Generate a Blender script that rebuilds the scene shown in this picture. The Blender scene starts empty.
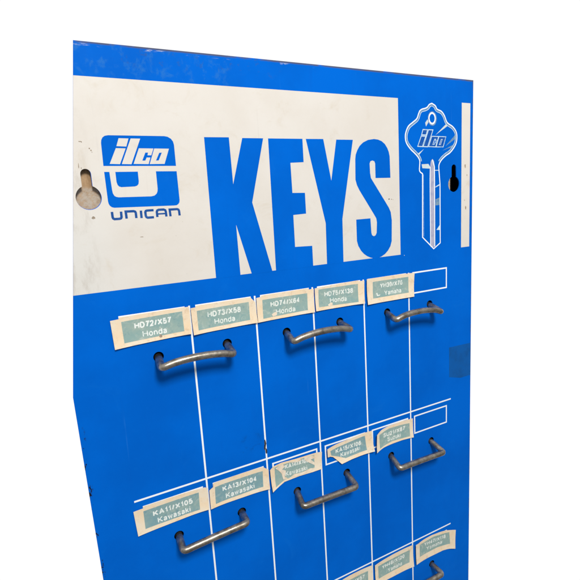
# Blue steel key display panel with wire hooks and taped paper labels, close up.
# Panel coordinates: X to the right, Y downward from the first row of labels,
# H outward from the face, all in centimetres.
import bpy, bmesh, math, random
from mathutils import Matrix, Vector

random.seed(7)
scene = bpy.context.scene
COL = scene.collection
CM = 0.01
X0, YB = 10.0, 44.0          # the root stands at X = 10, on the bottom edge Y = 44

SHAPES = {
    'K': [(2.185,-11.399), (3.968,-11.415), (4.016,-8.213), (4.966,-11.383), (6.585,-11.387), (5.37,-6.88), (6.626,-1.716), (4.924,-1.738), (3.992,-5.363), (4.024,-1.717), (2.147,-1.716)],
    'E': [(6.975,-11.386), (9.834,-11.4), (9.831,-9.69), (8.695,-9.654), (8.717,-7.441), (9.803,-7.409), (9.811,-5.828), (8.685,-5.786), (8.681,-3.347), (10.208,-3.296), (10.207,-1.73), (6.92,-1.697)],
    'Y': [(10.12,-11.397), (11.672,-11.412), (12.247,-8.263), (12.863,-11.384), (14.441,-11.39), (13.151,-5.205), (13.093,-1.706), (11.496,-1.72), (11.549,-4.966)],
    'S': [(16.54,-11.482), (15.94,-11.403), (15.443,-11.202), (15.075,-10.918), (14.835,-10.582), (14.674,-10.255), (14.611,-9.904), (14.561,-8.277), (14.691,-7.837), (14.933,-7.405), (16.36,-5.354), (16.559,-5.051), (16.621,-4.695), (16.561,-3.833), (16.448,-3.639), (16.267,-3.569), (16.081,-3.668), (16.015,-3.874), (15.955,-5.088), (14.506,-5.072), (14.503,-3.312), (14.627,-2.885), (14.886,-2.469), (15.182,-2.162), (15.506,-1.944), (15.846,-1.791), (16.223,-1.684), (16.639,-1.685), (17.007,-1.76), (17.403,-1.946), (17.727,-2.201), (18.011,-2.566), (18.166,-3.003), (18.225,-4.778), (18.124,-5.489), (17.907,-5.906), (16.124,-8.376), (16.057,-8.78), (16.033,-9.54), (16.121,-9.715), (16.317,-9.777), (16.52,-9.712), (16.596,-9.535), (16.597,-8.358), (18.169,-8.347), (18.132,-10.117), (18.046,-10.473), (17.896,-10.787), (17.653,-11.099), (17.336,-11.319), (16.958,-11.441)],
    'cap': [(-4.44,-9.566), (-4.41,-10.943), (-4.376,-11.122), (-4.288,-11.277), (-4.155,-11.374), (-3.947,-11.413), (-0.507,-11.419), (-0.278,-11.379), (-0.08,-11.262), (0.046,-11.086), (0.089,-10.864), (0.083,-9.523)],
    'idot': [(-3.347,-11.245), (-2.753,-11.238), (-2.941,-10.743), (-3.532,-10.765)],
    'istem': [(-3.582,-10.645), (-2.996,-10.632), (-3.446,-9.669), (-4.054,-9.691)],
    'l': [(-2.622,-11.24), (-2.035,-11.238), (-2.752,-9.658), (-3.337,-9.674)],
    'c': [(-2.188,-10.641), (-1.273,-10.633), (-1.453,-10.207), (-1.693,-10.207), (-1.643,-10.376), (-1.813,-10.376), (-2.057,-9.878), (-1.869,-9.876), (-1.765,-10.07), (-1.525,-10.069), (-1.685,-9.655), (-2.619,-9.676)],
    'o': [(-1.222,-10.634), (-0.272,-10.626), (-0.656,-9.659), (-1.615,-9.655)],
    'o_in': [(-0.93,-10.364), (-0.761,-10.377), (-1.015,-9.884), (-1.19,-9.872)],
    'U': [(-4.443,-9.209), (-4.138,-9.204), (-4.105,-8.062), (-4.085,-7.882), (-4.008,-7.724), (-3.908,-7.658), (-3.761,-7.627), (-1.727,-7.607), (-1.522,-7.651), (-1.373,-7.774), (-1.305,-7.92), (-1.28,-8.094), (-1.27,-9.195), (0.087,-9.179), (0.096,-7.302), (0.066,-7.138), (-0.021,-7.022), (-0.143,-6.955), (-0.286,-6.942), (-4.096,-6.986), (-4.247,-7.025), (-4.36,-7.13), (-4.412,-7.238), (-4.435,-7.394)],
    'Uin': [(-3.784,-9.198), (-2.415,-9.194), (-2.422,-8.579), (-2.459,-8.416), (-2.566,-8.306), (-2.713,-8.266), (-3.524,-8.248), (-3.658,-8.289), (-3.742,-8.391), (-3.786,-8.577)],
    'un_u': [(-4.282,-6.739), (-4.278,-6.414), (-4.257,-6.328), (-4.182,-6.278), (-3.869,-6.278), (-3.784,-6.305), (-3.743,-6.382), (-3.734,-6.728)],
    'un_n': [(-3.44,-6.264), (-3.451,-6.713), (-2.959,-6.712), (-2.866,-6.674), (-2.837,-6.593), (-2.836,-6.26)],
    'un_i': [(-2.503,-6.727), (-2.512,-6.24)],
    'un_cc': [(-1.691,-6.71), (-2.111,-6.706), (-2.192,-6.683), (-2.234,-6.605), (-2.228,-6.364), (-2.191,-6.281), (-2.116,-6.243), (-1.714,-6.252)],
    'un_aa': [(-1.493,-6.246), (-1.496,-6.585), (-1.46,-6.67), (-1.368,-6.713), (-1.035,-6.715), (-0.937,-6.669), (-0.906,-6.572), (-0.9,-6.244)],
    'un_ab': [(-1.491,-6.449), (-0.906,-6.443)],
    'un_nn': [(-0.624,-6.241), (-0.639,-6.688), (-0.131,-6.695), (-0.05,-6.656), (-0.017,-6.572), (-0.007,-6.26)],
    'key_out': [(22.916,-14.549), (22.614,-14.444), (22.392,-14.221), (22.116,-14.102), (21.773,-14.022), (21.521,-13.873), (21.371,-13.613), (21.174,-13.222), (20.732,-12.922), (20.249,-12.599), (19.977,-12.169), (19.869,-11.743), (19.969,-11.236), (20.404,-10.728), (20.982,-10.296), (21.32,-9.976), (21.464,-9.646), (21.409,-8.984), (21.51,-8.761), (21.764,-8.611), (21.696,-3.047), (23.042,-1.885), (23.851,-2.357), (23.844,-7.674), (23.715,-8.951), (23.729,-9.369), (24.021,-9.776), (24.548,-10.149), (25.178,-10.49), (25.776,-11.134), (25.936,-11.748), (25.82,-12.269), (25.383,-12.691), (24.732,-13.008), (24.392,-13.583), (24.033,-13.932), (23.522,-14.095), (23.312,-14.369)],
    'ring': [(22.93,-13.314), (22.476,-13.298), (23.388,-13.329), (22.934,-13.855), (22.926,-12.77)],
    'small': [(21.242,-10.916), (21.901,-12.352), (24.634,-11.805), (24.231,-10.929)],
    'groove': [(22.663,-2.076), (22.64,-8.056), (22.687,-9.354), (22.761,-9.697), (22.94,-9.876), (23.117,-9.695), (23.199,-9.348), (23.203,-8.042), (23.19,-2.028)],
    'shoulder': [(21.669,-9.423), (22.463,-9.45), (22.674,-9.19), (22.613,-9.044), (21.758,-9.09)],
    'sh_r': [(23.232,-8.888), (23.654,-8.882)],
    'bl_in': [(22.613,-9.044), (22.593,-8.057), (22.566,-2.176)],
    'hl1': [(23.277,-6.32), (23.865,-6.5), (23.862,-5.819), (23.262,-5.786)],
    'hl2': [(23.384,-3.578), (23.819,-4.012), (23.817,-3.546)],
    'hl3': [(23.272,-7.461), (23.771,-7.667), (23.77,-7.552), (23.271,-7.373)],
    'st1': [(23.333,-11.928), (24.646,-12.92), (24.89,-12.79)],
    'st2': [(21.268,-10.33), (21.951,-10.719), (21.38,-10.212)],
    'st3': [(24.511,-10.975), (25.821,-12.052), (25.861,-11.704)],
    'st4': [(24.157,-10.601), (25.7,-11.194), (25.513,-10.956)],
    'st5': [(22.126,-12.914), (22.394,-13.213), (22.52,-13.009), (22.215,-12.609)],
}

def P(x, y, h):
    """panel centimetres -> metres local to the root empty"""
    return Vector(((x - X0) * CM, -h * CM, (YB - y) * CM))

# ------------------------------------------------------------------ materials
class NT:
    def __init__(self, name):
        self.m = bpy.data.materials.new(name); self.m.use_nodes = True
        self.t = self.m.node_tree; self.b = self.t.nodes['Principled BSDF']
        self.co = self.t.nodes.new('ShaderNodeTexCoord').outputs['Object']
        self.sep = None
    def lk(self, a, b): self.t.links.new(a, b)
    def xz(self):
        if not self.sep:
            n = self.t.nodes.new('ShaderNodeSeparateXYZ'); self.lk(self.co, n.inputs[0]); self.sep = n
        return self.sep.outputs[0], self.sep.outputs[2]
    def noise(self, scale, detail=4, rough=.55, stretch=None, off=(0, 0, 0), dist=0.0):
        n = self.t.nodes.new('ShaderNodeTexNoise')
        n.inputs['Scale'].default_value = scale; n.inputs['Detail'].default_value = detail
        n.inputs['Roughness'].default_value = rough; n.inputs['Distortion'].default_value = dist
        mp = self.t.nodes.new('ShaderNodeMapping'); self.lk(self.co, mp.inputs[0])
        if stretch: mp.inputs['Scale'].default_value = stretch
        mp.inputs['Location'].default_value = off
        self.lk(mp.outputs[0], n.inputs['Vector'])
        return n.outputs['Fac']
    def ramp(self, v, a, b, lo=0.0, hi=1.0):
        n = self.t.nodes.new('ShaderNodeMapRange'); n.interpolation_type = 'SMOOTHSTEP'
        n.inputs[1].default_value = a; n.inputs[2].default_value = b
        n.inputs[3].default_value = lo; n.inputs[4].default_value = hi
        self.lk(v, n.inputs[0]); return n.outputs[0]
    def math(self, op, a, b):
        n = self.t.nodes.new('ShaderNodeMath'); n.operation = op
        for i, v in enumerate((a, b)):
            if isinstance(v, (int, float)): n.inputs[i].default_value = v
            else: self.lk(v, n.inputs[i])
        return n.outputs[0]
    def mul(self, *v):
        r = v[0]
        for w in v[1:]: r = self.math('MULTIPLY', r, w)
        return r
    def mix(self, fac, a, b):
        n = self.t.nodes.new('ShaderNodeMix'); n.data_type = 'RGBA'
        if isinstance(fac, (int, float)): n.inputs[0].default_value = fac
        else: self.lk(fac, n.inputs[0])
        for i, v in ((6, a), (7, b)):
            if isinstance(v, tuple): n.inputs[i].default_value = (*v, 1)
            else: self.lk(v, n.inputs[i])
        return n.outputs[2]
    def bump(self, h, strength, dist=.0003):
        n = self.t.nodes.new('ShaderNodeBump'); n.inputs['Strength'].default_value = strength
        n.inputs['Distance'].default_value = dist
        self.lk(h, n.inputs['Height']); self.lk(n.outputs[0], self.b.inputs['Normal'])
    def done(self, col, rough=.4, spec=.2, metal=0.0):
        if isinstance(col, tuple): self.b.inputs['Base Color'].default_value = (*col, 1)
        else: self.lk(col, self.b.inputs['Base Color'])
        if isinstance(rough, (int, float)): self.b.inputs['Roughness'].default_value = rough
        else: self.lk(rough, self.b.inputs['Roughness'])
        self.b.inputs['Specular IOR Level'].default_value = spec
        self.b.inputs['Metallic'].default_value = metal
        return self.m
    def window(self, x, z, x0, x1, z0, z1, s):
        """soft rectangular mask in root-local metres"""
        return self.mul(self.ramp(x, x0 - s, x0 + s), self.ramp(x, x1 - s, x1 + s, 1, 0),
                        self.ramp(z, z0 - s, z0 + s), self.ramp(z, z1 - s, z1 + s, 1, 0))

def lx(x): return (x - X0) * CM
def lz(y): return (YB - y) * CM

BLUE = (.0004, .138, .665)
def mat_blue(name, wear=True):
    n = NT(name); x, z = n.xz()
    c = n.mix(n.ramp(n.noise(11, 6, .6), .36, .66), BLUE, (.0006, .116, .575))
    c = n.mix(n.mul(n.ramp(n.noise(34, 6, .7, dist=1.2, off=(5, 3, 1)), .56, .74), .22), c, (.006, .165, .66))
    c = n.mix(n.mul(n.ramp(n.noise(240, 2), .62, .75), .12), c, (.004, .16, .70))
    # fine vertical handling streaks
    c = n.mix(n.mul(n.ramp(n.noise(60, 3, stretch=(3, 1, .35)), .55, .8), .14), c, (.004, .095, .50))
    sx = n.ramp(n.noise(75, 3, .6, stretch=(4, 1, .10), off=(1, 1, 6)), .67, .73)
    c = n.mix(n.mul(sx, n.ramp(n.noise(25, 2, off=(9, 2, 2)), .48, .62), .35), c, (.03, .22, .72))
    if wear:
        # rubbed, greyish patches on the band above the lettering
        band = n.window(x, z, lx(-9), lx(4.5), lz(-14.9), lz(-17), .006)
        sc = n.ramp(n.noise(125, 6, .68, stretch=(1, 1, .8), dist=.35), .50, .66)
        c = n.mix(n.mul(band, sc, .45), c, (.04, .20, .52))
        dk = n.ramp(n.noise(150, 6, .7, off=(3, 1, 2)), .54, .70)
        b2 = n.window(x, z, lx(-3.4), lx(8), lz(-15.8), lz(-17), .005)
        c = n.mix(n.mul(b2, dk, .75), c, (.05, .085, .13))
        # worn folded edge along the top
        edge = n.ramp(z, lz(-16.60), lz(-16.71))
        en = n.ramp(n.noise(120, 5, .7, stretch=(.35, 1, 1), off=(1, 5, 0)), .34, .50)
        c = n.mix(n.mul(edge, en, .85), c, (.10, .095, .09))
        e2 = n.ramp(n.noise(170, 4, .7, stretch=(.3, 1, 1), off=(7, 2, 1)), .56, .66)
        c = n.mix(n.mul(n.ramp(z, lz(-16.48), lz(-16.56)), n.ramp(z, lz(-16.60), lz(-16.68), 1, 0), e2, n.ramp(x, lx(9), lx(14), 1, 0), .8), c, (.55, .58, .60))
        # rust and chips along both long edges
        ch = n.ramp(n.noise(95, 4, .75, stretch=(1, 1, .5), off=(2, 2, 9)), .53, .58)
        le = n.ramp(x, lx(-7.76), lx(-7.58), 1, 0)
        c = n.mix(n.mul(le, ch, n.ramp(z, lz(8), lz(6), 1, 0)), c, (.012, .014, .025))
        re = n.ramp(x, lx(27.80), lx(27.93))
        c = n.mix(n.mul(re, n.ramp(n.noise(130, 4, .7), .45, .62), .55), c, (.06, .06, .075))
        # small grease smudge over the second row
        sm = n.window(x, z, lx(2.9), lx(5.0), lz(12.2), lz(10.9), .003)
        c = n.mix(n.mul(sm, n.ramp(n.noise(170, 5, .7), .50, .66), .32), c, (.004, .05, .22))
    n.bump(n.noise(420, 3), .05)
    return n.done(c, n.ramp(n.noise(45, 4), .3, .7, .40, .54), .02)

def mat_cream(name, base, stain=.5):
    n = NT(name); x, z = n.xz()
    c = n.mix(n.ramp(n.noise(22, 5, .6), .32, .70), base, (base[0] * .955, base[1] * .94, base[2] * .92))
    c = n.mix(n.mul(n.ramp(x, lx(-2.5), lx(-7), 0, 1), n.ramp(z, lz(-9), lz(-4)), .35), c, (.70, .735, .73))
    gl = n.ramp(n.noise(75, 6, .7, stretch=(1.5, 1, .5), off=(8, 0, 3)), .46, .66)
    c = n.mix(n.mul(n.ramp(x, lx(-4.9), lx(-6.1)), gl, .45), c, (.46, .41, .35))
    st = n.ramp(n.noise(48, 6, .72, dist=.8, off=(1, 4, 2)), .52, .78)
    c = n.mix(n.mul(st, stain), c, (base[0] * .84, base[1] * .77, base[2] * .66))
    sp = n.ramp(n.noise(420, 2, .5, off=(4, 1, 0)), .73, .78)
    c = n.mix(n.mul(sp, n.ramp(n.noise(35, 2), .48, .6), .5), c, (.33, .27, .20))
    # faint vertical scratches
    sc = n.ramp(n.noise(110, 3, .6, stretch=(3.0, 1, .06)), .66, .74)
    c = n.mix(n.mul(sc, n.ramp(n.noise(30, 2, off=(2, 2, 2)), .45, .6), .18), c, (.48, .46, .43))
    n.bump(n.noise(420, 3), .05)
    return n.done(c, .5, .12)

def mat_flat(name, col, alt=None, scale=120, lo=.42, hi=.7, rough=.55, spec=.12, amt=1.0):
    n = NT(name)
    c = n.mix(n.mul(n.ramp(n.noise(scale, 4, .65), lo, hi), amt), col, alt or tuple(v * .86 for v in col))
    return n.done(c, rough, spec)

M = {}
M['blue'] = mat_blue('blue enamel')
M['print_blue'] = mat_blue('blue print', wear=False)
M['navy'] = mat_flat('navy print', (.010, .075, .30), (.03, .11, .36), 200)
M['deep'] = mat_flat('deep blue print', (.002, .085, .42), (.03, .12, .40), 260)
M['cream'] = mat_cream('aged cream enamel', (.752, .715, .664), .45)
M['strip'] = mat_cream('stained cream strip', (.78, .735, .675), .9)
M['white'] = mat_flat('white line print', (.93, .97, .99), (.80, .88, .95), 160, .5, .8)
M['silver'] = mat_flat('silver key print', (.62, .77, .84), (.30, .50, .70), 260, .45, .7)
M['grey'] = mat_flat('grey key print', (.22, .34, .44), (.10, .24, .46), 300, .4, .65)
M['lilac'] = mat_flat('lilac groove print', (.46, .45, .58), (.34, .36, .52), 200)
M['pale'] = mat_flat('pale key print', (.60, .72, .74), (.66, .64, .62), 160)
M['dark'] = mat_flat('painted dark inside', (.004, .004, .005), None, rough=.9, spec=.0)  # near-black colour stands in for the shade inside the box
M['chip'] = mat_flat('bare dark chip', (.035, .032, .033), (.10, .075, .05), 500, rough=.8, spec=.05)
M['brown'] = mat_flat('brown speck', (.40, .33, .26), (.24, .19, .14), 500, rough=.8, spec=.05)
M['residue'] = mat_flat('tape residue on blue enamel', (.003, .105, .40), (.004, .085, .31), 70, .40, .72, rough=.35)

def mat_wood():
    n = NT('raw board')
    f = n.noise(160, 5, .7, stretch=(1.6, 1, .25))
    c = n.mix(n.ramp(f, .35, .7), (.50, .33, .19), (.28, .165, .08))
    c = n.mix(n.mul(n.ramp(n.xz()[1], lz(-8.1), lz(-8.45), 1, 0), n.ramp(n.noise(420, 4, .75), .40, .58, .35, .95)), c, (.50, .43, .35))
    n.bump(n.noise(380, 4), .5, .0006)
    return n.done(c, .9, .05)
M['wood'] = mat_wood()

def mat_tape():
    n = NT('yellowed masking tape')
    c = n.mix(n.ramp(n.noise(55, 4, .6), .35, .68), (.90, .705, .48), (.87, .77, .61))
    c = n.mix(n.mul(n.ramp(n.noise(200, 5, .75, dist=.6), .50, .70), .55), c, (.68, .48, .30))
    n.bump(n.noise(300, 3, stretch=(2.4, 1, .5)), .35, .0003)
    return n.done(c, .65, .15)
M['tape'] = mat_tape()
M['tape_edge'] = mat_flat('pale torn tape', (.84, .74, .60), (.80, .60, .40), 140)

def mat_insert(name, a, b, w):
    n = NT(name)
    c = n.mix(n.ramp(n.noise(70, 5, .65), .35, .7), a, b)
    c = n.mix(n.mul(n.ramp(n.noise(150, 6, .78, dist=1.2), .50, .68), w), c, (.58, .62, .54))
    c = n.mix(n.mul(n.ramp(n.noise(240, 5, .75, off=(3, 3, 3)), .56, .70), .5), c, (.12, .26, .32))
    n.bump(n.noise(260, 3), .2, .0002)
    return n.done(c, .55, .15)
M['teal'] = mat_insert('faded teal paper', (.26, .41, .395), (.35, .455, .405), .6)
M['slate'] = mat_insert('slate teal paper', (.19, .35, .40), (.29, .42, .40), .5)
M['ink'] = mat_flat('white ink lettering', (.86, .90, .86), (.58, .68, .64), 330, .52, .72)
M['worn_ink'] = mat_flat('rubbed white lettering', (.82, .86, .80), (.46, .57, .54), 260, .48, .70, amt=.8)

def mat_metal():
    n = NT('tarnished steel wire')
    c = n.mix(n.ramp(n.noise(130, 5, .7), .36, .66), (.44, .40, .34), (.21, .18, .145))
    c = n.mix(n.mul(n.ramp(n.noise(300, 5, .75), .54, .72), .55), c, (.12, .095, .07))
    n.bump(n.noise(350, 4, .7), .18, .0003)
    return n.done(c, n.ramp(n.noise(210, 4), .3, .7, .28, .46), .5, .95)
M['metal'] = mat_metal()

# ------------------------------------------------------------------ mesh helpers
root = bpy.data.objects.new('key_display_panel', None)
root.empty_display_size = .05
COL.objects.link(root)
root['label'] = 'blue and cream metal key display panel lettered KEYS with wire hooks and taped labels'
root['category'] = 'key display'

def link(name, me, mat, parent=None, label=None):
    me.name = name
    me.materials.clear(); me.materials.append(mat)
    o = bpy.data.objects.new(name, me); COL.objects.link(o)
    o.parent = parent or root
    if label: o['label'] = label
    return o

def curve_mesh(loops, th, res=1):
    """fill nested loops (even-odd) into a plate of thickness th, cm, plane x,-y"""
    cu = bpy.data.curves.new('tmp', 'CURVE'); cu.dimensions = '2D'; cu.fill_mode = 'BOTH'
    cu.extrude = th / 2
    for lp in loops:
        s = cu.splines.new('POLY'); s.points.add(len(lp) - 1); s.use_cyclic_u = True
        for p, q in zip(s.points, lp): p.co = (q[0], -q[1], 0, 1)
    o = bpy.data.objects.new('tmp', cu); COL.objects.link(o)
    dg = bpy.context.evaluated_depsgraph_get(); dg.update()
    me = bpy.data.meshes.new_from_object(o.evaluated_get(dg))
    bpy.data.objects.remove(o); bpy.data.curves.remove(cu)
    return me

def place(me, h0, th, bend=None):
    """curve plane -> root local; back face at h0, front at h0 + th"""
    for v in me.vertices:
        x, y, z = v.co.x, -v.co.y, v.co.z
        v.co = P(x, y, h0 + th / 2 + z + (bend(x, y) if bend else 0))
    me.update()
    return me

def flat(name, loops, h0, th, mat, parent=None, label=None, bend=None, cuts=0):
    me = curve_mesh(loops, th)
    if cuts:
        bm = bmesh.new(); bm.from_mesh(me)
        bmesh.ops.triangulate(bm, faces=bm.faces[:])
        for _ in range(cuts):
            long_e = [e for e in bm.edges if e.calc_length() > .22]
            if not long_e: break
            bmesh.ops.subdivide_edges(bm, edges=long_e, cuts=1)
            bmesh.ops.triangulate(bm, faces=[f for f in bm.faces if len(f.verts) > 3])
        bm.to_mesh(me); bm.free()
    place(me, h0, th, bend)
    return link(name, me, mat, parent, label)

def offset(pts, d, closed):
    n = len(pts); r = []
    for i in range(n):
        p = Vector(pts[i])
        a = Vector(pts[(i - 1) % n]) if (closed or i > 0) else None
        b = Vector(pts[(i + 1) % n]) if (closed or i < n - 1) else None
        ns = []
        for q0, q1 in ((a, p), (p, b)):
            if q0 is None or q1 is None: continue
            t = (q1 - q0).normalized(); ns.append(Vector((-t.y, t.x)))
        m = ns[0] if len(ns) == 1 else (ns[0] + ns[1])
        if len(ns) == 2:
            m = m.normalized(); m = m / max(.5, m.dot(ns[0]))
        r.append(tuple(p + m * d))
    return r

def ribbon(pts, w, closed=False):
    a, b = offset(pts, w / 2, closed), offset(pts, -w / 2, closed)
    return [a, b] if closed else [a + b[::-1]]

def smooth(pts, closed=True, k=4):
    """Catmull-Rom through the points"""
    n = len(pts); r = []
    for i in range(n if closed else n - 1):
        g = lambda j: Vector(pts[j % n]) if closed else Vector(pts[max(0, min(n - 1, j))])
        p0, p1, p2, p3 = g(i - 1), g(i), g(i + 1), g(i + 2)
        for s in range(k):
            t = s / k
            r.append(tuple(.5 * ((2 * p1) + (p2 - p0) * t + (2 * p0 - 5 * p1 + 4 * p2 - p3) * t * t + (3 * p1 - p0 - 3 * p2 + p3) * t ** 3)))
    if not closed: r.append(tuple(pts[-1]))
    return r

def circle(cx, cy, r, n=32, ry=None):
    return [(cx + r * math.cos(2 * math.pi * i / n), cy + (ry or r) * math.sin(2 * math.pi * i / n)) for i in range(n)]

def rect(x0, y0, x1, y1): return [(x0, y0), (x1, y0), (x1, y1), (x0, y1)]

def keyhole(cx, cy, r, nw, top):
    """round opening with a rounded slot rising from it"""
    pts = []
    a0 = math.asin(nw / r)
    for i in range(37):
        a = -math.pi / 2 + a0 + (2 * math.pi - 2 * a0) * i / 36
        pts.append((cx + r * math.cos(a), cy + r * math.sin(a)))
    for i in range(13):
        a = math.pi + math.pi * i / 12
        pts.append((cx + nw * math.cos(a), top + nw + nw * math.sin(a)))
    return pts

# ------------------------------------------------------------------ the sheet-metal box
ROW = (0.0, 13.83, 27.70)
HOOKS = [  # hole centres are 2.5 cm either side of a column line
    # x line, hole y, left end (dx,dy), right end (dx,dy), reach, bow up
    (0.06, 3.24, (-.13, .40), (-.02, .46), 1.40, .36, .02),
    (10.0, 3.26, (-.15, .44), (.16, .40), 1.40, .40, .03),
    (20.0, 3.24, (-.20, .42), (.12, .52), 1.40, .46, .05),
    (0.06, 17.10, (-.04, .34), (-.07, .05), 1.36, .03, -.01),
    (10.06, 17.08, (-.22, .56), (.10, .66), 1.36, .02, .0),
    (20.08, 17.04, (-.14, .58), (.32, .70), 1.36, .03, .0),
    (20.06, 30.84, (-.12, .30), (.10, .22), 1.36, .02, .0),
]
OUT = [(-5.23, -16.76), (28.0, -16.80), (27.97, 44.0), (-7.70, 44.0), (-7.86, 18.3), (-8.03, 4.85)]
KH = [(-5.53, -7.70, .74, .30, -9.42), (25.57, -7.62, .71, .29, -9.38)]

def build_face():
    r = .035
    inset = offset(OUT, r, True)
    if abs(inset[0][1]) > abs(OUT[0][1]): inset = offset(OUT, -r, True)
    holes = [keyhole(*k) for k in KH]
    for hk in HOOKS:
        for s in (-1, 1):
            holes.append(circle(hk[0] + s * 2.5, hk[1], .36, 28))
    me = curve_mesh([inset] + holes, .09)
    place(me, -.09, .09)
    bm = bmesh.new(); bm.from_mesh(me)
    # folded edge and return flange, one strip around the outline
    prof = [(0, 0)] + [(r * math.sin(a), -r + r * math.cos(a)) for a in (math.pi / 8, math.pi / 4, 3 * math.pi / 8, math.pi / 2)] + [(r, -.10), (r - .35, -2.2)]
    rings = []
    sgn = 1 if offset(inset, 1, True)[0][1] < inset[0][1] else -1
    for d, h in prof:
        rings.append([bm.verts.new(P(x, y, h)) for x, y in offset(inset, sgn * d, True)])
    n = len(inset)
    for a, b in zip(rings, rings[1:]):
        for i in range(n):
            bm.faces.new((a[i], a[(i + 1) % n], b[(i + 1) % n], b[i]))
    bmesh.ops.recalc_face_normals(bm, faces=bm.faces[:])
    bm.to_mesh(me); bm.free()
    return link('panel_face', me, M['blue'])
build_face()
back_loop = offset(OUT, .42, True)
if back_loop[0][1] < OUT[0][1]: back_loop = offset(OUT, -.42, True)
flat('added_back_cover', [back_loop], -2.15, .10, M['dark'])  # unseen back, added to keep the white world from shining in
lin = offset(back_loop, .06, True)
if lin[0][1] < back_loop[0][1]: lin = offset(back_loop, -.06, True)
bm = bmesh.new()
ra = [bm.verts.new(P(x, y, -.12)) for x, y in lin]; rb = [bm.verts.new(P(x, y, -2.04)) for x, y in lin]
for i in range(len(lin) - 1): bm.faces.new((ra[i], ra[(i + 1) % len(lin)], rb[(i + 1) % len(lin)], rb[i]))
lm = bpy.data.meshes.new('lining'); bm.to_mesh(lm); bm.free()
link('added_dark_lining', lm, M['dark'])  # added dark walls that hide the lit blue flange behind the keyhole
# short raw board behind the upper left keyhole; it ends just short of the right one
flat('mounting_board', [[(-5.84, -11.2), (25.46, -11.2), (25.46, -4.6), (-6.69, -4.6)]], -.60, .25, M['wood'])

# ------------------------------------------------------------------ printed header
e1, e2, e3 = .0016, .0032, .0048     # print layers in cm above the enamel
def cut_x(y): return -5.23 - 2.80 * (y + 16.76) / 21.61 + .006
HT, HB = -14.79, -1.72
flat('header_panel', [[(cut_x(HT), HT), (19.13, HT), (19.13, HB), (cut_x(HB), HB)], keyhole(-5.515, -7.675, .745, .305, -9.41)],
     .001, e1, M['cream'], label='aged cream white header field behind the word KEYS')
for k in 'KEYS':
    pts = [(x, -1.66 if (y > -1.80 and k != 'S') else y) for x, y in SHAPES[k]]
    if k == 'S': pts = smooth(pts, True, 3) if False else pts
    flat('headline_letter', [pts], .001 + e1, e1, M['print_blue'], label='large blue letter %s' % k)
# the letters run into the blue below the header
flat('border_strip', [rect(26.53, -14.78, 27.62, -1.69)], .001, e1, M['strip'], label='narrow stained cream strip at the right edge')

logo = flat('logo', [SHAPES['cap'], SHAPES['idot'], SHAPES['istem'], SHAPES['l'], SHAPES['c'], SHAPES['o'], SHAPES['o_in']],
            .001 + e1, e1, M['print_blue'], label='blue rounded badge with slanted cut-out letters ilco')
flat('emblem', [SHAPES['U'], SHAPES['Uin']], .001 + e1, e1, M['print_blue'], logo)
cap_loops = []
me_parts = []
for k in ('u', 'n', 'i', 'cc', 'aa', 'nn'):
    me_parts.append(curve_mesh(ribbon(SHAPES['un_' + k], .155), e1))
ab = [(-1.43, -6.447), (-.965, -6.447)]
me_parts.append(curve_mesh(ribbon(ab, .10), e1 * .9))
def join(meshes):
    bm = bmesh.new()
    for m in meshes:
        bm.from_mesh(m); bpy.data.meshes.remove(m)
    me = bpy.data.meshes.new('joined'); bm.to_mesh(me); bm.free()
    return me
link('caption', place(join(me_parts), .001 + e1, e1), M['navy'], logo, 'small navy letters UNICAN')

# ------------------------------------------------------------------ printed key drawing
ko = smooth(SHAPES['key_out'][:19], False, 4)
tip = SHAPES['key_out'][19:24]
kr = smooth(SHAPES['key_out'][24:] + SHAPES['key_out'][:1], False, 4)
outline = ko + list(tip) + kr[:-1]
key = flat('key_drawing', ribbon(outline, .10, True), .001, e1, M['white'], label='white line drawing of a large key blank')
bow = [p for p in outline if p[1] < -9.5]
i0 = next(i for i, p in enumerate(outline) if p[1] < -9.5 and i > 0)
# bow: order from lower right, over the top, to lower left
right = [p for p in kr if p[1] < -9.5]; left = [p for p in ko if p[1] < -9.5]
arc = right[:-1] + left
cx, cy = 22.92, -11.9
inner = offset(arc, .17, False)
if (Vector(inner[10]) - Vector((cx, cy))).length > (Vector(arc[10]) - Vector((cx, cy))).length:
    inner = offset(arc, -.17, False); sg = -1
else: sg = 1
flat('bevel_shade', ribbon(offset(arc, sg * .115, False), .09), .0005, e1 * .6, M['grey'], key)
flat('bevel_line', ribbon(offset(arc, sg * .20, False), .055), .001, e1, M['silver'], key)
flat('ring', [circle(22.93, -13.31, .43, 32, .52), circle(22.93, -13.31, .30, 32, .37)], .001, e1, M['white'], key)
flat('ring_shade', [circle(22.95, -13.29, .52, 32, .60), circle(22.93, -13.31, .455, 32, .545)], .001, e1 * .8, M['grey'], key)
def small(pt):
    # the badge letters again, small, on the bow
    a = (pt[0] + 4.054) / 3.398; b = (pt[1] + 9.67) / 1.575
    return (21.242 + a * 2.99 + b * (-.0) , -10.92 + b * 1.43)
bits = []
for k, w in (('idot', .075), ('istem', .075), ('l', .075), ('c', .065), ('o', .065), ('o_in', .05)):
    lp = [small(p) for p in SHAPES[k]]
    for m in (ribbon(lp, w, True),): bits.append(curve_mesh(m, e1 * (.8 + .04 * len(bits))))
link('small_lettering', place(join(bits), .001 + e1 * .3, e1), M['silver'], key, 'small outlined letters ilco on the key bow')
fl = [curve_mesh([[small(p) for p in SHAPES[k]]], e1 * .5) for k in ('idot', 'istem', 'l', 'c', 'o')]
link('lettering_fill', place(join(fl), .001, e1 * .5), M['deep'], key)
flat('groove', [SHAPES['groove']], .0006, e1 * .6, M['lilac'], key)
g = SHAPES['groove']
flat('groove_line', ribbon([(22.66, -2.3), (22.64, -8.0), (22.68, -9.2)], .08), .001 + e1, e1, M['white'], key)
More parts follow.
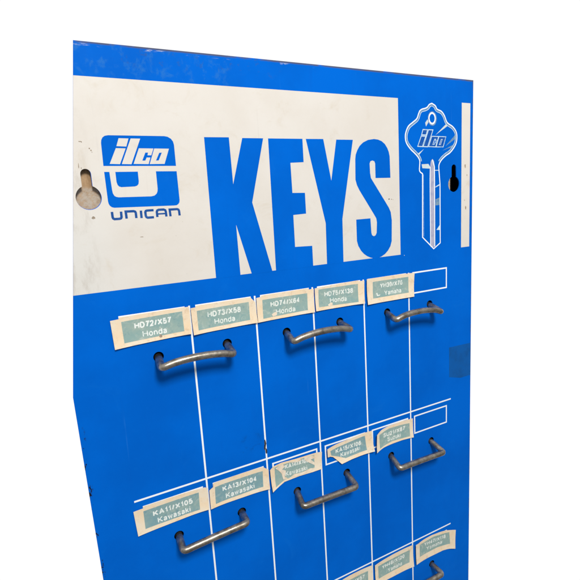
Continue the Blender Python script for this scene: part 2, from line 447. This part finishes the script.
flat('groove_line', ribbon([(23.17, -2.1), (23.18, -8.0), (23.17, -9.2), (22.94, -9.80)], .10), .001 + e1, e1, M['white'], key)
flat('shoulder', [SHAPES['shoulder']], .0006, e1 * .6, M['pale'], key)
flat('shoulder_line', ribbon([(23.22, -8.885), (23.70, -8.885)], .06), .001 + e1 * .3, e1, M['silver'], key)
flat('blade_line', ribbon([(21.86, -8.55), (21.84, -3.1)], .035), .001, e1, M['silver'], key)
for k in ('hl1', 'hl2', 'hl3', 'st1', 'st2', 'st3', 'st4', 'st5'):
    flat('highlight', [SHAPES[k]], .0004, e1 * .5, M['silver'] if k in ('hl2', 'hl3') else M['grey'] if k in ('st3', 'st4', 'hl1') else M['pale'], key)

# ------------------------------------------------------------------ grid of lines
LW = .135
for i in range(5):
    x = 5.0 * i
    flat('column_line', [[(x - LW / 2 + .01, 0.0), (x + LW / 2 + .01, 0.0), (x + LW / 2, 43.2), (x - LW / 2, 43.2)]], .001, e1, M['white'])
for y in (13.31, 27.22):
    flat('row_line', [rect(-5.22, y - .07, 25.22, y + .07)], .001 + e1, e1, M['white'])
for r, (ya, yb) in enumerate(((0.0, 2.0), (13.83, 15.70), (27.74, 29.65))):
    for c in range(6):
        if r == 2 and c < 3: continue
        xa, xb = 5 * c - 4.70 + .15, 5 * c - .31
        if c == 0: xa = -4.70
        if r == 1 and c > 2: xa += -.03
        flat('slot_box', [rect(xa, ya, xb, yb), rect(xa + LW, ya + LW, xb - LW, yb - LW)], .001, e1, M['white'])

# ------------------------------------------------------------------ taped labels
def el(cx, cy, rx, ry, n=14):
    return [(cx + rx * math.cos(2 * math.pi * i / n), cy + ry * math.sin(2 * math.pi * i / n)) for i in range(n + 1)]
# grotesque letters as centre lines in a box one wide and one cap high: (advance width, strokes)
GLYPH = {
 'H': (.64, [[(0, 0), (0, 1)], [(1, 0), (1, 1)], [(0, .52), (1, .52)]]),
 'D': (.64, [[(0, 0), (0, 1)], [(0, 1), (.5, 1), (.82, .88), (1, .5), (.82, .12), (.5, 0), (0, 0)]]),
 'X': (.66, [[(0, 0), (1, 1)], [(0, 1), (1, 0)]]),
 'Y': (.66, [[(0, 1), (.5, .42), (1, 1)], [(.5, .42), (.5, 0)]]),
 'K': (.66, [[(0, 0), (0, 1)], [(.96, 1), (0, .36)], [(.3, .56), (1, 0)]]),
 'A': (.70, [[(0, 0), (.5, 1), (1, 0)], [(.18, .3), (.82, .3)]]),
 'U': (.62, [[(0, 1), (0, .3), (.14, .07), (.5, 0), (.86, .07), (1, .3), (1, 1)]]),
 'S': (.60, [[(.95, .76), (.8, .95), (.5, 1), (.15, .94), (.03, .75), (.2, .58), (.8, .44), (.98, .25), (.83, .05), (.5, 0), (.15, .05), (0, .25)]]),
 '0': (.48, [el(.5, .5, .5, .5)]), '1': (.26, [[(0, .74), (.45, .82), (.8, 1), (.8, 0)]]),
 '2': (.48, [[(0, .7), (.12, .92), (.5, 1), (.88, .9), (.95, .68), (.8, .46), (.15, .15), (0, 0), (1, 0)]]),
 '3': (.48, [[(0, .8), (.2, .96), (.5, 1), (.85, .93), (.95, .76), (.8, .58), (.4, .54)], [(.4, .54), (.85, .47), (1, .27), (.85, .06), (.5, 0), (.15, .05), (0, .22)]]),
 '4': (.50, [[(.72, 0), (.72, 1), (0, .28)], [(0, .28), (1, .28)]]),
 '5': (.48, [[(.92, 1), (.16, 1), (.06, .5), (.5, .63), (.88, .55), (1, .32), (.85, .07), (.5, 0), (.15, .05), (0, .2)]]),
 '6': (.48, [[(.95, .8), (.8, .96), (.5, 1), (.15, .85), (0, .42), (.1, .1), (.5, 0), (.88, .08), (1, .31), (.88, .54), (.5, .62)], [(.5, .62), (.12, .5), (0, .34)]]),
 '7': (.48, [[(0, 1), (1, 1), (.55, .5), (.32, 0)]]),
 '8': (.48, [el(.5, .77, .43, .23), el(.5, .27, .5, .27)]),
 '/': (.26, [[(0, 0), (1, 1)]]),
 'o': (.46, [el(.5, .36, .5, .36)]),
 'n': (.42, [[(0, 0), (0, .72)], [(0, .48), (.25, .68), (.6, .71), (.9, .62), (1, .42), (1, 0)]]),
 'h': (.42, [[(0, 0), (0, 1)], [(0, .48), (.25, .68), (.6, .71), (.9, .62), (1, .42), (1, 0)]]),
 'u': (.42, [[(1, 0), (1, .72)], [(0, .72), (0, .28), (.12, .06), (.4, 0), (.75, .06), (1, .26)]]),
 'd': (.46, [el(.48, .36, .48, .36), [(1, 0), (1, 1)]]),
 'a': (.42, [[(.05, .52), (.2, .67), (.5, .72), (.85, .64), (.92, .45), (.92, 0)], [(.92, .42), (.3, .37), (.02, .2), (.2, .02), (.6, .04), (.92, .22)]]),
 'w': (.64, [[(0, .72), (.27, 0), (.5, .66), (.73, 0), (1, .72)]]),
 's': (.40, [[(.95, .55), (.78, .69), (.5, .72), (.15, .67), (.05, .54), (.2, .42), (.8, .31), (.97, .18), (.83, .04), (.5, 0), (.15, .04), (0, .18)]]),
 'k': (.42, [[(0, 0), (0, 1)], [(.92, .72), (0, .24)], [(.32, .42), (1, 0)]]),
 'i': (.04, [[(0, 0), (0, .72)], [(0, .93), (0, 1.04)]]),
 'm': (.68, [[(0, 0), (0, .72)], [(0, .48), (.15, .69), (.33, .7), (.5, .5), (.5, 0)], [(.5, .48), (.65, .69), (.85, .7), (1, .5), (1, 0)]]),
 'z': (.38, [[(0, .72), (1, .72), (0, 0), (1, 0)]]),
}
def text_mesh(body, x0, x1, base, cap, weight, tilt=0.0):
    adv = [0.0]
    for ch in body: adv.append(adv[-1] + GLYPH[ch][0] + weight + .10)
    tot = adv[-1] - .10
    sx = (x1 - x0) / tot
    bm = bmesh.new(); lift = 0
    for ch, a in zip(body, adv):
        wd, strokes = GLYPH[ch]
        for k, st in enumerate(strokes):
            pts = [((a + weight / 2 + x * wd) * sx, (weight / 2 + y * (1 - weight)) * cap) for x, y in st]
            wv = weight * cap
            l, r = offset(pts, wv / 2, False), offset(pts, -wv / 2, False)
            z = .0005 * k
            vl = [bm.verts.new((x0 + p[0], -(base + tilt * p[0] / (x1 - x0)) + p[1], z + .00002 * q)) for q, p in enumerate(l)]
            vr = [bm.verts.new((x0 + p[0], -(base + tilt * p[0] / (x1 - x0)) + p[1], z + .00002 * q)) for q, p in enumerate(r)]
            for q in range(len(pts) - 1): bm.faces.new((vl[q], vl[q + 1], vr[q + 1], vr[q]))
    me = bpy.data.meshes.new('text'); bm.to_mesh(me); bm.free()
    return me

def curl_fn(x0, x1, y0, y1, l, r, t=0.0, b=0.0, mid=0.0):
    """how far the strip lifts off the enamel towards each of its edges"""
    def f(x, y):
        u = min(1, max(0, (x - x0) / (x1 - x0))); v = min(1, max(0, (y - y0) / (y1 - y0)))
        return (l * max(0, 1 - u * 3.2) ** 2 + r * max(0, 1 - (1 - u) * 3.2) ** 2 + t * max(0, 1 - v * 2) ** 2
                + b * max(0, 1 - (1 - v) * 2) ** 2 + mid * math.sin(math.pi * u) ** 2)
    return f

LABELS = [
    # outline, insert, line 1 (text, x0, x1, base), line 2, (left,right,top,bottom lift), insert material, ink
    ([(-5.25, .20), (-4.69, .18), (-4.68, .07), (-.03, .03), (-.05, 1.99), (-2.6, 2.06), (-5.18, 2.16)], [(-4.58, .39), (-.54, .30), (-.52, 1.72), (-4.54, 1.85)],
     ('HD72/X57', -3.78, -1.34, 1.02, -.03), ('Honda', -3.32, -1.69, 1.66, .0), (.07, .10, .0, .03), 'teal', 'ink'),
    ([(.06, .16), (.44, .16), (.46, .06), (4.61, .04), (4.97, .46), (5.05, 2.04), (.10, 2.12)], [(.49, .43), (4.47, .37), (4.47, 1.74), (.49, 1.85)],
     ('HD73/X58', 1.26, 3.81, 1.05, -.01), ('Honda', 1.73, 3.32, 1.64, .0), (.10, .08, .0, .03), 'teal', 'worn_ink'),
    ([(5.08, .16), (5.5, .13), (5.52, .04), (9.6, .02), (9.62, .12), (10.05, .10), (10.05, 2.02), (5.08, 2.06)], [(5.58, .38), (9.48, .40), (9.45, 1.76), (5.55, 1.84)],
     ('HD74/X64', 6.25, 8.79, 1.05, .0), ('Honda', 6.67, 8.37, 1.69, .0), (.06, .08, .0, .02), 'teal', 'worn_ink'),
    ([(10.16, .10), (14.40, -.03), (14.45, .05), (14.97, .05), (14.95, 2.02), (10.18, 1.98)], [(10.52, .25), (14.37, .27), (14.37, 1.82), (10.48, 1.70)],
     ('HD75/X138', 11.08, 13.89, .93, .05), ('Honda', 11.59, 13.25, 1.50, .08), (.06, .12, .0, .03), 'teal', 'worn_ink'),
    ([(15.27, -.01), (17.6, .0), (20.62, .05), (20.50, 2.22), (15.28, 2.20)], [(15.94, .31), (19.92, .34), (19.92, 1.78), (15.93, 1.76)],
     ('YH30/X76', 16.74, 19.24, .97, .0), ('Yamaha', 17.19, 19.09, 1.66, .0), (.08, .03, .0, .05), 'teal', 'worn_ink'),
    ([(-5.37, 13.96), (-4.69, 13.96), (-4.69, 13.83), (-.19, 13.88), (-.02, 14.0), (-.06, 15.76), (-5.26, 15.92)], [(-4.71, 14.19), (-.69, 14.16), (-.72, 15.56), (-4.71, 15.58)],
     ('KA11/X105', -4.08, -1.19, 14.87, .02), ('Kawasaki', -3.81, -1.40, 15.48, .0), (.05, .10, .0, .02), 'slate', 'ink'),
    ([(.10, 14.25), (.44, 14.10), (.46, 13.80), (4.56, 13.82), (5.02, 14.17), (5.02, 15.86), (.08, 15.80)], [(.57, 14.17), (4.54, 14.17), (4.49, 15.52), (.51, 15.55)],
     ('KA13/X104', 1.16, 4.0, 14.78, .10), ('Kawasaki', 1.37, 3.78, 15.44, -.04), (.10, .10, .0, .02), 'slate', 'ink'),
    ([(5.15, 14.27), (5.45, 14.08), (6.2, 14.02), (7.6, 14.12), (9.5, 14.16), (10.05, 14.23), (9.95, 15.77), (9.05, 15.80), (7.8, 15.74), (6.4, 15.78), (5.22, 16.2)],
     [(5.58, 14.22), (9.31, 14.30), (9.30, 15.46), (6.4, 15.62), (5.56, 15.93)],
     ('KA14/X103', 6.54, 8.76, 14.72, .08), ('Kawasaki', 6.54, 8.60, 15.37, .08), (.10, .06, .0, .09), 'teal', 'worn_ink'),
    ([(10.52, 14.10), (11.6, 14.02), (13.2, 13.93), (15.26, 13.78), (15.47, 15.80), (13.06, 15.87), (11.97, 15.97), (11.55, 15.50), (11.14, 15.07), (10.85, 14.92), (10.54, 14.86)],
     [(10.86, 14.41), (14.59, 14.11), (14.73, 15.51), (12.44, 15.59), (11.85, 15.30), (10.96, 14.86)],
     ('KA15/X106', 11.45, 14.16, 14.88, .0), ('Kawasaki', 11.95, 14.05, 15.38, -.05), (.16, .14, .0, .10), 'slate', 'worn_ink'),
    ([(15.79, 14.34), (16.4, 14.10), (17.26, 13.96), (18.7, 13.93), (20.16, 13.97), (20.22, 15.91), (18.9, 15.83), (17.7, 15.83), (16.6, 15.90), (15.66, 16.02)],
     [(16.12, 14.49), (17.39, 14.22), (18.6, 14.26), (19.78, 14.36), (19.83, 15.70), (17.71, 15.58), (16.15, 15.82)],
     ('SU21/X87', 16.66, 19.25, 14.95, -.03), ('Suzuki', 17.14, 18.72, 15.46, .0), (.22, .05, .0, .03), 'teal', 'worn_ink'),
    ([(10.2, 27.62), (12.4, 27.42), (14.90, 27.42), (14.97, 29.88), (10.25, 29.85)], [(10.6, 27.92), (14.42, 27.86), (14.40, 29.22), (10.6, 29.28)],
     ('YH45/X57', 11.5, 14.05, 28.50, .0), ('Yamaha', 12.0, 13.85, 29.10, .0), (.06, .08, .0, .03), 'teal', 'worn_ink'),
    ([(15.22, 27.62), (17.4, 27.46), (19.92, 27.42), (20.0, 29.86), (15.26, 29.86)], [(15.62, 27.93), (19.56, 27.86), (19.50, 29.22), (15.64, 29.30)],
     ('YH46/X120', 16.1, 18.9, 28.52, -.06), ('Yamaha', 16.8, 18.6, 29.15, .0), (.06, .08, .0, .03), 'teal', 'worn_ink'),
    ([(20.28, 27.63), (21.4, 27.50), (22.53, 27.46), (23.7, 27.58), (24.46, 27.72), (25.74, 28.06), (25.65, 30.24), (24.9, 30.02), (24.06, 29.89), (22.2, 29.84), (20.34, 29.85)],
     [(20.85, 27.86), (22.75, 27.74), (24.94, 28.09), (25.05, 29.48), (23.3, 29.21), (20.86, 29.23)],
     ('YH47/X118', 21.49, 24.46, 28.32, .26), ('Yamaha', 21.79, 23.96, 28.93, .12), (.10, .14, .0, .03), 'teal', 'worn_ink'),
]
def polybox(pts):
    return min(p[0] for p in pts), max(p[0] for p in pts), min(p[1] for p in pts), max(p[1] for p in pts)
WORDS = {0: 'flat', 7: 'torn and wrinkled', 8: 'torn', 9: 'curling', 12: 'wavy'}
for i, (out, ins, t1, t2, lift, im, ink) in enumerate(LABELS):
    x0, x1, y0, y1 = polybox(out)
    f = curl_fn(x0, x1, y0, y1, lift[0] * 1.35, lift[1] * 1.35, .03 + lift[2], lift[3] * 1.3 + .03)
    tp = flat('key_label', [out], .022, .012, M['tape'], bend=f, cuts=6,
              label='%s paper label reading %s %s under yellowed tape' % (WORDS.get(i, 'faded teal'), t1[0], t2[0]))
    flat('printed_insert', [ins], .0355, .004, M[im], tp, bend=f, cuts=6)
    a = text_mesh(t1[0], t1[1], t1[2], t1[3], .43, .225, t1[4])
    b = text_mesh(t2[0], t2[1], t2[2], t2[3], .43, .165, t2[4])
    link('lettering', place(join([a, b]), .042, 0, f), M[ink], tp)
    if i == 7:   # paper torn away in strips over this insert
        for pts in ([(5.62, 14.30), (6.3, 14.16), (6.55, 14.45), (6.25, 14.62), (6.6, 14.85), (6.45, 15.35), (6.75, 15.6), (6.3, 15.55), (6.2, 15.0), (5.95, 14.62)],
                    [(8.3, 14.22), (9.25, 14.34), (9.31, 14.6), (8.95, 14.62), (9.28, 14.95), (9.31, 15.25), (8.8, 14.86), (8.45, 14.55)],
                    [(6.7, 15.62), (7.4, 15.42), (8.1, 15.50), (8.9, 15.40), (9.28, 15.5), (8.8, 15.64), (7.6, 15.66)],
                    [(7.0, 14.26), (7.8, 14.22), (8.2, 14.36), (7.6, 14.42)]):
            flat('torn_scrap', [pts], .043, .006, M['tape_edge'], tp, bend=lambda x, y: f(x, y) + .012 * math.sin(9 * x + 7 * y) + .012, cuts=5)
    if i == 0:
        flat('torn_scrap', [[(-2.22, 1.66), (-2.08, 1.69), (-2.05, 1.86), (-2.16, 1.90), (-2.26, 1.82)]], .043, .004, M['brown'], tp, bend=f)
    if i == 4:
        flat('torn_scrap', [[(16.28, 1.36), (16.42, 1.32), (16.50, 1.54), (16.74, 1.50), (16.70, 1.60), (16.42, 1.62), (16.34, 1.55)]], .041, .003, M['worn_ink'], tp, bend=f)
    if i in (2, 3):
        bx = x0 + 1.25
        flat('torn_scrap', [[(bx - .05, 1.62), (bx + .25, 1.48), (bx + .42, 1.52), (bx + .38, 1.74), (bx + .05, 1.80)]], .041, .003, M['tape_edge'], tp, bend=f)

# ------------------------------------------------------------------ wire hooks
def fillet(pts, r, k=5):
    o = [pts[0]]
    for a, b, c in zip(pts, pts[1:], pts[2:]):
        u = (a - b).normalized(); w = (c - b).normalized()
        d = min(r, (a - b).length * .45, (c - b).length * .45)
        p, q = b + u * d, b + w * d
        for i in range(k + 1):
            t = i / k
            o.append(p * (1 - t) ** 2 + b * 2 * t * (1 - t) + q * t * t)
    o.append(pts[-1]); return o

def tube(path, rad, seg=16, flatten=None):
    bm = bmesh.new(); rings = []
    t0 = (path[1] - path[0]).normalized()
    nrm = t0.orthogonal().normalized()
    for i, p in enumerate(path):
        t = (path[min(i + 1, len(path) - 1)] - path[max(i - 1, 0)]).normalized()
        nrm = (nrm - t * nrm.dot(t)).normalized(); bi = t.cross(nrm)
        r = rad(i / (len(path) - 1)) if callable(rad) else rad
        rings.append([bm.verts.new(p + (nrm * math.cos(2 * math.pi * j / seg) + bi * math.sin(2 * math.pi * j / seg)) * r) for j in range(seg)])
    for a, b in zip(rings, rings[1:]):
        for j in range(seg):
            bm.faces.new((a[j], a[(j + 1) % seg], b[(j + 1) % seg], b[j])).smooth = True
    bm.faces.new(rings[0][::-1]); bm.faces.new(rings[-1])
    bmesh.ops.recalc_face_normals(bm, faces=bm.faces[:])
    me = bpy.data.meshes.new('tube'); bm.to_mesh(me); bm.free()
    return me

PLACE = ['below the HD72 and HD73 labels', 'below the HD74 and HD75 labels', 'below the YH30 label and the empty slot of the first row',
         'below the KA11 and KA13 labels', 'below the KA14 and KA15 labels', 'below the SU21 label and the empty slot of the second row',
         'below the YH46 and YH47 labels']
for k, (xc, yh, dl, dr, reach, bow, twist) in enumerate(HOOKS):
    A, B = (xc - 2.5, yh), (xc + 2.5, yh)
    L = (A[0] + dl[0], A[1] + dl[1], reach); Rr = (B[0] + dr[0], B[1] + dr[1], reach)
    pts = [P(A[0] + .02, A[1] + .03, -1.6), P(A[0], A[1] + .05, -.1), P(*L)]
    n = 7
    for s in range(1, n):
        t = s / n
        w = math.sin(math.pi * t) ** .6
        pts.append(P(L[0] + (Rr[0] - L[0]) * t, L[1] + (Rr[1] - L[1]) * t - bow * w, reach + .10 * (bow > .1) * w))
    pts += [P(*Rr), P(B[0], B[1] + .05, -.1), P(B[0] - .02, B[1] + .03, -1.6)]
    path = fillet(pts, .30 * CM, 5)
    link('key_hook', tube(path, .262 * CM), M['metal'], None, 'tarnished wire hook %s' % PLACE[k])

# ------------------------------------------------------------------ tape residue, chips and specks
flat('tape_residue', [[(24.98, 7.95), (26.4, 7.98), (27.93, 8.02), (27.94, 11.4), (26.6, 11.42), (25.0, 11.0)]], .001, .004, M['residue'],
     label='square patch of old tape residue on the blue right edge')
def blob(x, y, rx, ry, n=9, j=.35):
    return [(x + rx * (1 + random.uniform(-j, j)) * math.cos(2 * math.pi * i / n), y + ry * (1 + random.uniform(-j, j)) * math.sin(2 * math.pi * i / n)) for i in range(n)]
for x, y, rx, ry, m in [(-5.62, -11.02, .09, .03, 'brown'), (-5.52, -11.0, .03, .05, 'brown'), (-5.12, -10.62, .04, .05, 'brown'), (-5.03, -10.50, .05, .04, 'brown'), (-5.0, -10.40, .03, .02, 'brown'),
                       (-5.40, -6.45, .10, .09, 'brown'), (-2.62, -5.03, .10, .025, 'brown'), (17.97, -6.58, .07, .06, 'chip'), (18.22, -6.55, .06, .04, 'brown'), (18.40, -6.52, .03, .03, 'brown'),
                       (-5.85, -9.60, .025, .14, 'brown'), (-5.72, -9.45, .02, .06, 'brown'),
                       (19.55, -1.62, .035, .03, 'pale'),
                       (4.97, 12.0, .08, .30, 'chip'), (4.92, 12.32, .07, .22, 'chip'), (5.02, 12.66, .07, .22, 'chip'),
                       (27.0, -9.2, .07, .20, 'brown'), (27.25, -8.4, .05, .09, 'brown'), (27.1, -5.4, .09, .16, 'brown'), (26.95, -6.1, .04, .05, 'brown')]:
    flat('paint_chip', [blob(x, y, rx, ry)], .001 + e2 + .001, .003, M[m])

# ------------------------------------------------------------------ light, world, camera
root.location = (X0 * CM, 0, 0)
w = bpy.data.worlds.new('World'); scene.world = w; w.use_nodes = True
nt = w.node_tree; bg = nt.nodes['Background']
tc = nt.nodes.new('ShaderNodeTexCoord'); sp = nt.nodes.new('ShaderNodeSeparateXYZ')
nt.links.new(tc.outputs['Generated'], sp.inputs[0])
mr = nt.nodes.new('ShaderNodeMapRange'); mr.interpolation_type = 'SMOOTHSTEP'
mr.inputs[1].default_value = -.10; mr.inputs[2].default_value = .06
mr.inputs[3].default_value = 0; mr.inputs[4].default_value = 1
nt.links.new(sp.outputs[1], mr.inputs[0])
mz = nt.nodes.new('ShaderNodeMapRange'); mz.inputs[1].default_value = -.8; mz.inputs[2].default_value = .9
mz.inputs[3].default_value = .17; mz.inputs[4].default_value = .56
nt.links.new(sp.outputs[2], mz.inputs[0])
mx = nt.nodes.new('ShaderNodeMix'); mx.data_type = 'FLOAT'
nt.links.new(mr.outputs[0], mx.inputs[0]); nt.links.new(mz.outputs[0], mx.inputs[2]); mx.inputs[3].default_value = 1.02
nt.links.new(mx.outputs[0], bg.inputs['Strength'])
bg.inputs['Color'].default_value = (1, 1, 1, 1)

def area(name, loc, target, size, power, col=(1, 1, 1), sy=None):
    li = bpy.data.lights.new(name, 'AREA'); li.energy = power; li.color = col
    li.shape = 'RECTANGLE'; li.size = size; li.size_y = sy or size
    o = bpy.data.objects.new(name, li); COL.objects.link(o)
    o.location = loc
    o.rotation_euler = (Vector(target) - Vector(loc)).to_track_quat('-Z', 'Y').to_euler()
    return o
ctr = P(11, 4, 0) + Vector((X0 * CM, 0, 0))
area('key_light', (ctr.x - .14, -.96, ctr.z + .90), ctr, .28, 16.0, (1, .985, .955))  # key lamp put in above and in front, angled to the hook shadows

cam = bpy.data.cameras.new('camera'); co = bpy.data.objects.new('camera', cam); COL.objects.link(co)
cam.sensor_width = 36; cam.lens = 28.257; cam.clip_start = .005; cam.clip_end = 100
RR = ((0.88626958, 0.0597453, -0.45930027), (-0.13225212, 0.98300423, -0.12732661), (0.44388694, 0.17358914, 0.87910818))
def bl(v): return Vector((v[0], v[2], -v[1]))
rt, up, bk = bl(RR[0]), -bl(RR[1]), -bl(RR[2])
pos = Vector((-7.74285 * CM, -31.2048 * CM, (YB + 6.20673) * CM))
co.matrix_world = Matrix(((rt.x, up.x, bk.x, pos.x), (rt.y, up.y, bk.y, pos.y), (rt.z, up.z, bk.z, pos.z), (0, 0, 0, 1)))
scene.camera = co
scene.render.engine = 'CYCLES'
scene.render.resolution_x = scene.render.resolution_y = 1024
scene.view_settings.view_transform = 'Standard'; scene.view_settings.look = 'None'
scene.view_settings.exposure = 0; scene.view_settings.gamma = 1
